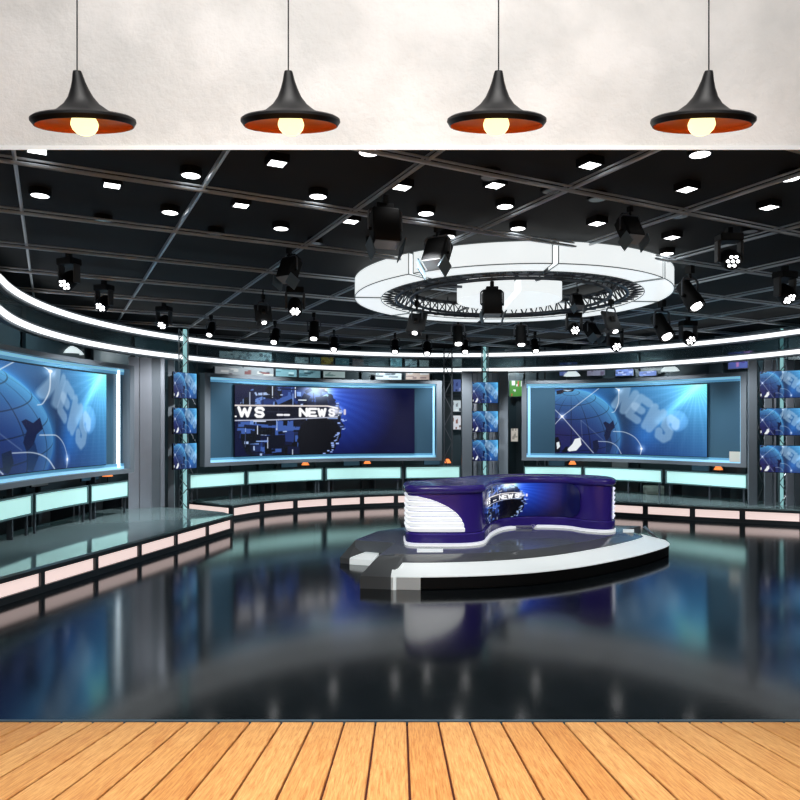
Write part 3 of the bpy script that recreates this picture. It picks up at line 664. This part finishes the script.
# podium (white box) on the back stage
x_, Y_ = PY(653.5,21.0), 21.0; o = obj('storage_box', MB().box((x_,Y_,.53),(.54,.3,.25),bev=.01), M['winepaper'], loc=(x_,Y_,.405)); tag(o,'pale grey box standing on the back stage under the right globe screen','box')

# ------------------------------------------------------------------ desk platform
pf = thing('desk_platform', 'low rounded platform with white and black rim carrying the news desk', 'platform', (2.2,12.8,0))
def PF(x,y): Y=(H-.4)*F/(y-HY); return (PY(x,Y),Y)
def FL(x,y,z=0): Y=(H-z)*F/(y-HY); return (PY(x,Y),Y)
low = [FL(391,589.6),FL(421,590),FL(460,589.3),FL(500,587.6),FL(540,584.4),FL(580,579),FL(615,572),FL(645,564.5),FL(668,556),(5.28,13.75)]
def inset(pts, d):
    nn = normals(pts); out=[]
    for p,n in zip(pts,nn):
        s = 1 if (2.2-p[0])*n[0]+(13-p[1])*n[1] > 0 else -1; out.append((p[0]+n[0]*s*d,p[1]+n[1]*s*d))
    return out
low = catmull(low, 6); nl = normals(low, ref=(2.2,13.6))
def band(prof, m, name, q=low, n2=None): return obj(name, MB().sweep(q, n2 or nl, prof), m, pf, smooth=35)
band([(.03,0),(.0,.015),(.0,.19),(.12,.19),(.4,.0)], M['black'], 'base_band')
band([(-.012,.192),(-.012,.206),(.48,.318),(.52,.25),(.12,.192)], M['whiteglow'], 'white_rim')
band([(.47,.322),(.74,.398),(.80,.40),(.80,.25),(.52,.25)], M['platrim'], 'dark_rim')
pin = [(p[0]+n[0]*.76,p[1]+n[1]*.76) for p,n in zip(low,nl)]
topoly = [PF(379,555.5)]+[p for p in pin if PF(379,555.5)[0]+.1 < p[0]]+[(5.0,14.33),(4.47,14.45),(3.9,15.0),(3.0,15.35),(2.0,15.3),(1.0,14.9),(.3,14.3),PF(392,529),PF(378,531),PF(355,540),PF(395,543)]
obj('top', MB().prism(topoly, .2, .401), M['deskplat'], pf)
obj('core', MB().prism([(x*.96+.09,y*.96+.55) for x,y in topoly], 0, .2), M['black'], pf)
# stepped left end
def block(tq, z0, m, name):              # top quad given as 4 (x,y,z), extruded down to z0
    mb = MB(); vs = list(tq)+[(x,y,z0) for x,y,_ in tq]; n = len(tq)
    mb.add(vs, [tuple(range(n)), tuple(range(2*n-1,n-1,-1))]+[(i,n+i,n+(i+1)%n,(i+1)%n) for i in range(n)]); return obj(name, mb, m, pf)
def P3(x,y,z): Y=(H-z)*F/(y-HY); return (PY(x,Y),Y,z)
block([P3(340,557.5,.10),P3(349.5,558.5,.10),P3(359.5,546.5,.25),P3(383,547,.25),P3(395,543,.39),P3(356,539.5,.39)], 0, M['platrim'], 'step')
block([P3(349.6,558.7,.10),P3(373.5,560.2,.10),P3(383.2,547.2,.252),P3(359.6,546.7,.252)], 0, M['whiteglow'], 'white_inset')
block([P3(360,576,.19),P3(391,577,.19),P3(402.5,563,.32),P3(402.5,555.8,.395),P3(379,555.5,.395),P3(372,562.5,.32)], 0, M['platrim'], 'step')
block([P3(391,577.2,.192),P3(402.3,563.2,.318),P3(404,563.2,.318),P3(396,577.4,.192)], 0, M['whiteglow'], 'white_inset')
block([(x,y-.008,z-.0) for x,y,z in (P3(391.2,577.2,.191),P3(420.5,577.6,.191))]+[(x,y+.05,.191) for x,y,z in (P3(420.5,577.6,.191),P3(391.2,577.2,.191))], .004, M['white'], 'white_end_block')
a = (low[-1]); obj('end_cap', MB().add([(5.26,13.62,.02),(5.36,13.8,.02),(5.12,14.4,.4),(5.0,14.2,.4),(5.22,13.62,.2)],[(0,1,2,3),(0,3,4)]), M['silver'], pf)
for a,b,c,d in ((417,549.3,443,552.3),(623,529.6,634,532.6)):
    p = [(*PF(a,b),.403),(*PF(c,b),.403),(*PF(c,d),.403),(*PF(a,d),.403)]; o = obj('floor_light', MB().prism([(q[0],q[1]) for q in p], .402, .410), M['whiteglow'], pf)

# ------------------------------------------------------------------ the news desk
dk = thing('news_desk', 'curved glossy purple news desk with white louvred ends and built-in screen', 'desk', (2.2,13.2,.405))
FPc = [(.13,12.35),(.20,12.02),(.62,11.96),(1.12,11.98),(1.42,12.18),(1.55,12.6),(1.72,13.2),(2.05,13.85),(2.5,14.12),(3.0,14.16),(3.42,14.02),(3.68,13.66),(3.95,13.5),(4.16,13.56),(4.27,13.88),(4.22,14.3),(3.95,14.62),(3.2,14.92),(2.4,14.86),(1.6,14.4),(.95,13.7),(.45,13.25),(.15,12.95)]
FP = catmull(FPc, 10, closed=True); NF = [(-a,-b) for a,b in normals(FP, True)]
ar = sum(FP[i][0]*FP[(i+1)%len(FP)][1]-FP[(i+1)%len(FP)][0]*FP[i][1] for i in range(len(FP)))
NF = normals(FP, True); 
if ar < 0: NF = [(-a,-b) for a,b in NF]
# outward normal for a counter-clockwise loop is (ty,-tx)
def loft(levels):
    mb = MB(); n = len(FP); vs = []
    for o, z in levels: vs += [(p[0]+q[0]*o, p[1]+q[1]*o, z) for p,q in zip(FP,NF)]
    f = [(k*n+i,k*n+(i+1)%n,(k+1)*n+(i+1)%n,(k+1)*n+i) for k in range(len(levels)-1) for i in range(n)]
    f += [tuple(range(n-1,-1,-1)), tuple(range((len(levels)-1)*n, len(levels)*n))]; return mb.add(vs, f)
obj('glow_skirt', loft([(.05,.403),(.05,.44),(-.02,.45)]), M['slat'], dk)
obj('plinth', loft([(.0,.45),(.035,.46),(.04,.60),(.02,.622),(-.02,.625)]), M['purple'], dk, smooth=40)
obj('body', loft([(-.02,.62),(-.005,.63),(.0,1.30),(-.01,1.31)]), M['purple'], dk, smooth=40)
obj('worktop', loft([(-.02,1.305),(.03,1.315),(.055,1.345),(.06,1.385),(.045,1.425),(.01,1.445),(-.05,1.45),(-.07,1.442),(-.075,1.44)]), M['purple'], dk, smooth=50)
nF = len(FP)
def arcs(i0, i1):                         # indices of control points -> stretch of footprint
    a, b = int(i0*10), int(i1*10); idx = [(k)%nF for k in range(a,b+1)]; return [FP[k] for k in idx],[NF[k] for k in idx]
# louvres: left end from side round the corner to an ellipse
S = 7; z0, z1 = .64, 1.27
def louvre(k, start, endf, rev=False):
    za = z0+(z1-z0)*k/S; zb = z0+(z1-z0)*(k+1)/S; rows = [(za+.004,-.004),(za+.012,.014),(za+.04,.03),(zb-.022,.042),(zb-.008,.016),(zb-.004,-.004)]; vs = []; n = 44
    for z, o in rows:
        e = endf((z-z0)/(z1-z0))
        for i in range(n):
            c = (start+(e-start)*i/(n-1))*10; i0 = math.floor(c); f = c-i0; p, p2, m_, m2 = FP[i0%nF], FP[(i0+1)%nF], NF[i0%nF], NF[(i0+1)%nF]
            vs.append((p[0]*(1-f)+p2[0]*f+(m_[0]*(1-f)+m2[0]*f)*o, p[1]*(1-f)+p2[1]*f+(m_[1]*(1-f)+m2[1]*f)*o, z))
    fs = [(r_*n+i,r_*n+i+1,(r_+1)*n+i+1,(r_+1)*n+i) for r_ in range(len(rows)-1) for i in range(n-1)]
    return obj('louvre', MB().add(vs, fs), M['slat'], dk, smooth=30)
for k in range(S): louvre(k, -1.6, lambda u: .9+2.1*math.sqrt(max(0,1-max(0,u*.99)**2.0)))
for k in range(S): louvre(k, 15.2, lambda u: 13.75-.55*math.sqrt(max(0,1-(u*.97)**2)))
q, n2 = arcs(5.2, 10.7); qq = resample(q, 80); 
P = np.array(qq); Nn = np.array(normals(qq)); 
if (Nn[40][0]*(2.2-P[40][0])+Nn[40][1]*(11-P[40][1])) < 0: Nn = -Nn
tt = np.linspace(0,1,80)
def dsurf(U,V): return np.stack([np.interp(U,tt,P[:,0]+Nn[:,0]*.018), np.interp(U,tt,P[:,1]+Nn[:,1]*.018), .635+.675*V], -1)
rr_ = lambda U,V: ((np.clip(np.abs(U-.5)-.5+.09,0,9)/.09)**2+(np.clip(np.abs(V-.5)-.5+.32,0,9)/.32)**2) <= 1.0
IMG_D = np.clip(render_pic(news_pic, 300, 110, .02, 1)*1.15,0,1)
picture('display', dsurf, IMG_D, dk, M['pic'], keep=rr_)
mb = MB(); c_ = (PY(523,14.1),14.04); mb.add([(c_[0]-.28,c_[1],.47),(c_[0]+.28,c_[1],.47),(c_[0]+.2,c_[1]-.03,.405),(c_[0]-.2,c_[1]-.03,.405),(c_[0]-.28,c_[1]+.1,.47),(c_[0]+.28,c_[1]+.1,.47),(c_[0]+.2,c_[1]+.1,.405),(c_[0]-.2,c_[1]+.1,.405)],
 [(0,1,2,3),(7,6,5,4),(0,4,5,1),(1,5,6,2),(2,6,7,3),(3,7,4,0)]); nt_ = obj('cable_hatch', mb, M['purple'], dk)
obj('label_plate', MB().box((c_[0],c_[1]-.03,.44),(.33,.02,.035)), M['label'], nt_)

# ------------------------------------------------------------------ round light ring with truss
RC = (2.02,12.8); lr = thing('ring_light', 'large round chandelier of white lit segments on a circular truss over the desk', 'ring light', (*RC,4.83))
def rp(r, a): return (RC[0]+r*math.sin(a), RC[1]-r*math.cos(a))
for k in range(8):
    a0 = math.radians(4.5+45*k+.9); a1 = math.radians(4.5+45*(k+1)-.9); aa = np.linspace(a0,a1,26)
    q = [rp(2.5,a) for a in aa]; n2 = [(math.sin(a),-math.cos(a)) for a in aa]
    s = obj('lit_segment', MB().sweep(q, n2, rect(-.13,.35,4.83,5.16)), M['ringlit'], lr, smooth=30)
    mb = MB()
    for o in (-.13,.35):
        for z in (4.83,5.16): mb.path([(p[0]+n[0]*o,p[1]+n[1]*o,z) for p,n in zip(q,n2)], .009, 5)
    for i in (0,-1):
        p,n = q[i],n2[i]; c = [(p[0]+n[0]*o,p[1]+n[1]*o,z) for o,z in ((-.13,4.83),(.35,4.83),(.35,5.16),(-.13,5.16),(-.13,4.83))]; mb.path(c,.009,5)
    obj('edge_trim', mb, M['ringseam'], s)
def circ(mb, r, z, t, n=72):
    mb.path([(*rp(r,a),z) for a in np.linspace(0,2*math.pi,n+1)], t, 6)
mb = MB(); circ(mb,2.1,4.84,.028); circ(mb,1.82,4.84,.028); obj('truss_chord', mb, M['dtruss'], lr, smooth=60)
mb = MB(); circ(mb,1.96,5.08,.024); circ(mb,2.22,5.12,.024); obj('truss_chord', mb, M['dtruss'], lr, smooth=60)
mb = MB(); n = 60
for i in range(n):
    a, b, c = (2*math.pi*(i+j)/n for j in (0,.5,1))
    mb.tube((*rp(2.1,a),4.84),(*rp(1.96,b),5.08),.015,5); mb.tube((*rp(1.96,b),5.08),(*rp(2.1,c),4.84),.015,5)
    mb.tube((*rp(1.82,a),4.84),(*rp(1.96,b),5.08),.010,5); mb.tube((*rp(1.96,b),5.08),(*rp(2.22,c),5.12),.010,5)
for i in range(n):
    a, b, c = (2*math.pi*(i+j)/n for j in (0,.5,1)); mb.tube((*rp(2.1,a),4.84),(*rp(2.36,b),4.86),.013,5); mb.tube((*rp(2.36,b),4.86),(*rp(2.1,c),4.84),.013,5)
obj('truss_web', mb, M['dtruss'], lr)
for k in range(4):
    a = math.radians(20+90*k); mb = MB().tube((*rp(2.3,a),4.95),(*rp(.9,a),5.0),.025,6); obj('spoke', mb, M['dtruss'], lr)
for k in range(2):
    aa = np.linspace(math.pi*k+.06,math.pi*(k+1)-.06,30); q = [rp(.96,a) for a in aa]; mb = MB()
    poly = q; mb.prism(poly, 4.80, 5.10); obj('centre_drum', mb, M['ringlit'], lr, smooth=30)
for k in range(6):
    a = math.radians(27+60*k); obj('hanger', MB().tube((*rp(2.2,a),5.1),(*rp(2.2,a),5.26),.012,6), M['chrome'], lr)

# ------------------------------------------------------------------ ceiling downlights
def downlight(square, dim=False):
    t = thing('downlight', '', 'ceiling light', (0,0,0))
    R = Matrix.Rotation(.3,3,'Z'); n = 4 if square else 20
    pr = [(.12,.08),(.12,0.0),(.098,0.0),(.098,.02)]
    obj('housing', MB().lathe(pr, n=n), M['black'], t, world=False)
    obj('lens', MB().lathe([(.0,.012),(.097,.012),(.097,.002),(.0,.002)], n=n), M['lensdim' if dim else 'lens'], t, world=False)
    return t
protos = {}
DL = [(37,151,1,0,'cut by the header, above the top left corner'),(40,196,0,0,'near the left edge'),(112,186,1,0,'between the two left edge lights and the second pendant'),(191,176,0,0,'left of the second pendant lamp'),(170,213,0,0,'below left of the one under the header'),
(103,222,0,1,'dim one near the left grid tubes'),(241,206,1,0,'left of the round one in the next grid bay'),(216,234,0,1,'dim one left of centre'),(277,164,1,0,'right under the second pendant lamp'),(318,197,0,0,'between the second pendant and the ticker screen top'),
(281,229,0,0,'above the black twin spotlights'),(315,244,0,1,'dim one right of the twin spotlights'),(369,153,0,0,'just under the header near the middle'),(402,188,1,0,'right of the big black spotlight top'),(426,214,0,0,'over the left end of the ring light'),(351,222,1,0,'left of the big black spotlight'),
(374,243,0,1,'dim one behind the big black spotlight'),(448,237,0,0,'behind the spotlight with grey flaps'),(490,178,0,1,'dim one under the third pendant lamp'),(495,186,1,0,'bright one under the third pendant lamp'),(505,207,0,0,'above the middle of the ring light'),(518,229,0,0,'nearest above the ring light top'),(590,166,1,0,'between the third and fourth pendants'),
(597,200,0,1,'dim one above the right half of the ring light'),(597,224,1,0,'above the right half of the ring light'),(687,190,1,0,'square one below the fourth pendant lamp'),(700,155,0,0,'directly under the fourth pendant lamp'),(790,179,0,0,'at the upper right corner'),(769,208,1,0,'left below the upper right corner'),
(680,217,0,1,'dim one beside the dark grid crossing at right'),(672,238,1,0,'upper of two at the ring light right end'),(667,254,0,0,'lower of two at the ring light right end'),(750,232,0,1,'dim one at the right above the six-lens lamp'),(551,252-60,0,1,'dim one above the ring light between the bright ones')]
for px,py,sq,dm,lb in DL:
    key = (sq,dm)
    if key in protos: o = copy_tree(protos[key])
    else: o = protos[key] = downlight(sq,dm)
    Y = (5.19-H)*F/(HY-py); o.location = (PY(px,Y),Y,5.19); o.rotation_euler = (0,0,.47+math.pi/4 if sq else 0)
    o.scale = (1.2,1.2,1) if sq else (1,1,1)
    o['label'] = '%s %sceiling downlight, %s' % ('square' if sq else 'round', 'unlit ' if dm else 'white lit ', lb); o['group'] = 'ceiling downlights'

# ------------------------------------------------------------------ stage lights
def clamp_yoke(t, w, drop):
    obj('clamp', MB().box((0,0,-.02),(.06,.08,.09)).tube((0,0,-.06),(0,0,-.12),.018,8), M['black'], t, world=False)
    mb = MB().path([(-w,0,-drop),(-w,0,-.16),(-w*.75,0,-.12),(w*.75,0,-.12),(w,0,-.16),(w,0,-drop)], .014, 6); obj('yoke', mb, M['dtruss'], t, world=False)
def house(t, w, drop, mb, m=None, tilt=.5):
    h = obj('housing', mb, m or M['black'], t, world=False, smooth=35); h.location = (0,0,-drop); h.rotation_euler = (tilt,0,0); return h
def can_light():
    t = thing('spotlight', '', 'stage light'); clamp_yoke(t,.12,.32)
    h = house(t,.12,.32, MB().lathe([(.05,.20),(.085,.17),(.09,-.02),(.10,-.04),(.10,-.17),(.085,-.17),(.085,-.15)],n=24,cap=False).tube((-.12,0,0),(.12,0,0),.02,8))
    obj('lens', MB().lathe([(.0,-.13),(.06,-.13),(.06,-.172),(.0,-.176)],n=24), M['lens'], h, world=False); return t
def box_light():
    t = thing('floodlight', '', 'stage light'); clamp_yoke(t,.19,.36)
    h = house(t,.19,.36, MB().box((0,0,.02),(.32,.24,.40),bev=.02).box((0,.0,.25),(.2,.16,.08)).tube((-.19,0,0),(.19,0,0),.02,8))
    for s in (-1,1): obj('flap', MB().box((s*.18,0,-.24),(.012,.24,.2),Matrix.Rotation(s*.25,3,'Y')), M['slate'], h, world=False)
    obj('lens', MB().box((0,0,-.185),(.28,.2,.012)), M['lensdim'], h, world=False); return t
def plate_light():
    t = thing('panel_light', '', 'stage light'); clamp_yoke(t,.10,.30)
    h = house(t,.1,.32, MB().box((0,0,-.02),(.34,.05,.36),bev=.012).box((0,-.04,0),(.09,.05,.09)).box((-.02,.05,-.18),(.22,.1,.1)), M['plate'], .25)
    obj('lens', MB().lathe([(.0,-.24),(.045,-.24),(.045,-.22)],n=12), M['lens'], h, world=False)
    obj('bracket', MB().box((0,-.07,.0),(.05,.02,.05)), M['black'], h, world=False); return t
def moving_head():
    t = thing('moving_head_light', '', 'stage light')
    obj('clamp', MB().box((0,0,-.02),(.06,.08,.09)), M['black'], t, world=False)
    obj('base', MB().box((0,0,-.11),(.30,.22,.10),bev=.015), M['black'], t, world=False)
    for s in (-1,1): obj('arm', MB().box((s*.15,0,-.29),(.04,.12,.28),bev=.01), M['plate'], t, world=False)
    h = obj('head', MB().lathe([(.02,.16),(.09,.13),(.12,.04),(.125,-.06),(.115,-.13),(.10,-.13),(.10,-.11)],n=24), M['black'], t, world=False, smooth=35); h.location = (0,0,-.38); h.rotation_euler = (.6,0,0)
    for k in range(7):
        x,y = (0,0) if k == 6 else (.065*math.cos(k*math.pi/3),.065*math.sin(k*math.pi/3))
        obj('lens', MB().lathe([(.0,-.132),(.019,-.132),(.019,-.11),(.0,-.11)],(x,y,0),12), M['lens'], h, world=False)
    return t
MK = dict(c=can_light,b=box_light,p=plate_light,m=moving_head); PRO = {}
# (kind, column, row of the clamp, clamp height, yaw, tilt, scale, label)
SL_ = [('b',385,198,5.08,15,12,1.0,'big black floodlight hanging at top centre, left of the ring light'),
 ('b',437,228,5.08,-30,30,.95,'big black floodlight with blue grey flaps before the left front of the ring light'),
 ('b',289,250,5.08,-35,25,.85,'black floodlight with one blue grey flap, upper of the pair left of centre'),
 ('m',295,284,4.78,10,35,.95,'moving head lamp hanging directly below the flapped floodlight left of centre'),
 ('p',263,296,4.98,25,25,1.0,'tilted charcoal panel lamp left below the moving head'),
 ('c',314,314,5.0,0,20,1.2,'slim black spotlight right below the moving head, left of centre'),
 ('b',492,283,4.78,0,5,.95,'black box lamp hanging in the middle of the ring light'),
 ('p',417,303,4.8,-25,25,1.1,'grey panel lamp under the left part of the ring truss'),
 ('p',611,301,4.8,30,25,1.1,'grey panel lamp under the right part of the ring truss'),
 ('b',577,290,4.85,20,30,.6,'small dark lamp inside the right part of the ring truss'),
 ('m',574,310,4.9,0,60,1.0,'moving head with four bright lenses under the ring light, right of centre'),
 ('c',521,318,4.95,0,15,1.3,'black spotlight under the rear middle of the ring light'),
 ('b',630,208,5.08,20,30,.75,'dark lamp hanging high right of the ring light'),
 ('c',690,268,5.0,25,35,1.4,'large spotlight with wide white lens right of the ring light'),
 ('c',662,302,5.0,20,35,1.6,'black spotlight below the right end of the ring light'),
 ('m',729,230,5.06,0,62,1.0,'moving head with a cluster of bright lenses at the right'),
 ('m',785,268,5.06,20,40,1.1,'black moving head at the far right'),
 ('m',69,255,5.06,-20,45,1.0,'moving head near the left edge'),
 ('m',104,282,5.06,-20,45,1.0,'second moving head from the left edge'),
 ('m',164,304,5.06,-15,45,1.0,'moving head over the left silver panels'),
 ('c',211,316,5.06,-15,30,1.0,'small spotlight right of the left tower column'),
 ('c',275,322,5.0,-10,30,1.1,'small spotlight above the upper strip, below the charcoal panel lamp'),
 ('c',334,331,5.0,0,30,1.1,'small spotlight above the gap over the ticker screen'),
 ('c',395,334,5.0,0,30,1.1,'small spotlight over the right part of the ticker screen'),
 ('c',427,336,5.0,0,30,1.1,'small spotlight just below the left grey panel lamp'),
 ('c',465,334,5.0,0,30,1.1,'small spotlight left of the central lit column'),
 ('c',535,333,5.0,5,30,1.1,'small spotlight right of the central lit column'),
 ('c',458,318,5.0,5,20,1.3,'dim small spotlight below the middle left of the ring light'),
 ('m',615,326,5.0,5,55,1.2,'small moving head below the right grey panel lamp'),
 ('m',688,318,5.0,10,55,1.2,'small moving head at right above the upper light strip'),
 ('b',592,318,5.0,40,35,.9,'dark lamp in the shade beneath the right of the ring light')]
for kd,px,py,z,yaw,tl,sc,lb in SL_:
    if kd in PRO: o = copy_tree(PRO[kd])
    else: o = PRO[kd] = MK[kd]()
    Y = (z-H)*F/(HY-py); o.location = (PY(px,Y),Y,z); o.rotation_euler = (0,0,math.radians(yaw)); o.scale = (sc,)*3
    for ch in o.children:
        if ch.name.startswith(('housing','head')): ch.rotation_euler = (-math.radians(tl),0,0)
    o['label'] = lb; o['group'] = 'stage lights hanging from the ceiling grid'
    if z < 5.0:
        mb = MB().tube((0,0,0),(0,0,(5.1-z)/sc),.014,6); obj('drop_rod', mb, M['black'], o, world=False)

# ------------------------------------------------------------------ light
def area(name, loc, target, size, power, col=(1,1,1), spread=180, sy=None):
    l = bpy.data.lights.new(name,'AREA'); l.energy = power; l.color = col; l.shape = 'RECTANGLE'; l.size = size; l.size_y = sy or size; l.spread = math.radians(spread)
    o = bpy.data.objects.new(name,l); COL.objects.link(o); o.location = loc; o.rotation_euler = (Vector(target)-Vector(loc)).to_track_quat('-Z','Y').to_euler(); return o
area('front_wall_fill', (0,1.2,8.0), (0,5.8,5.0), 7, 188, (1,.985,.97), 110, 2.5)  # added area light out of view, brightens the plaster wall
area('front_deck_fill', (0,3.2,8.2), (0,4.6,0), 6, 140, (1,.97,.93), 60, 1.5)  # second added light, unseen overhead, lifts the wood deck
def spot(name, loc, target, power, ang=50, col=(1,1,1), r=.12):
    l = bpy.data.lights.new(name,'SPOT'); l.energy = power; l.spot_size = math.radians(ang); l.spot_blend = .6; l.shadow_soft_size = r; l.color = col
    o = bpy.data.objects.new(name,l); COL.objects.link(o); o.location = loc; o.rotation_euler = (Vector(target)-Vector(loc)).to_track_quat('-Z','Y').to_euler()
spot('spot_beam_left', (.3,8.6,4.75), (1.0,12.4,1.0), 300, 60); spot('spot_beam_right', (4.6,9.4,4.7), (3.4,13.2,.9), 240, 60)
for k, a in enumerate(np.linspace(math.radians(0), math.radians(180), 9)):     # added unseen fill spots that brighten screens and towers
    c_, s_ = math.cos(a), math.sin(a); spot('wash_fill_%d'%k, (CC[0]+6.4*c_, CC[1]+6.2*s_, 4.6), (CC[0]+8.6*c_, CC[1]+8.2*s_, 1.6), 430, 88, (.93,.97,1), .15)
for k, a in enumerate(np.linspace(math.radians(8), math.radians(172), 8)):
    c_, s_ = math.cos(a), math.sin(a); spot('newsroom_fill_%d'%k, (CC[0]+9.1*c_, CC[1]+9.1*s_, 4.6), (CC[0]+10.6*c_, CC[1]+10.6*s_, 3.6), 85, 130, (.8,.95,1), .15)  # added fill spots, unseen, to brighten the newsroom wall and prints
w = bpy.data.worlds.new('world'); SC.world = w; w.use_nodes = True; w.node_tree.nodes['Background'].inputs[0].default_value = (.9,.93,1,1); w.node_tree.nodes['Background'].inputs[1].default_value = .06

# ------------------------------------------------------------------ camera
cam = bpy.data.cameras.new('camera'); co = bpy.data.objects.new('camera',cam); COL.objects.link(co); SC.camera = co
co.location = (0,0,H); co.rotation_euler = (math.pi/2,0,0); cam.sensor_width = 36; cam.lens = F/800*36; cam.shift_y = 25/800; cam.clip_end = 200
SC.view_settings.view_transform = 'Standard'; SC.view_settings.look = 'None'; SC.view_settings.exposure = 0; SC.view_settings.gamma = 1
SC.view_settings.use_curve_mapping = False
bpy.context.view_layer.update()
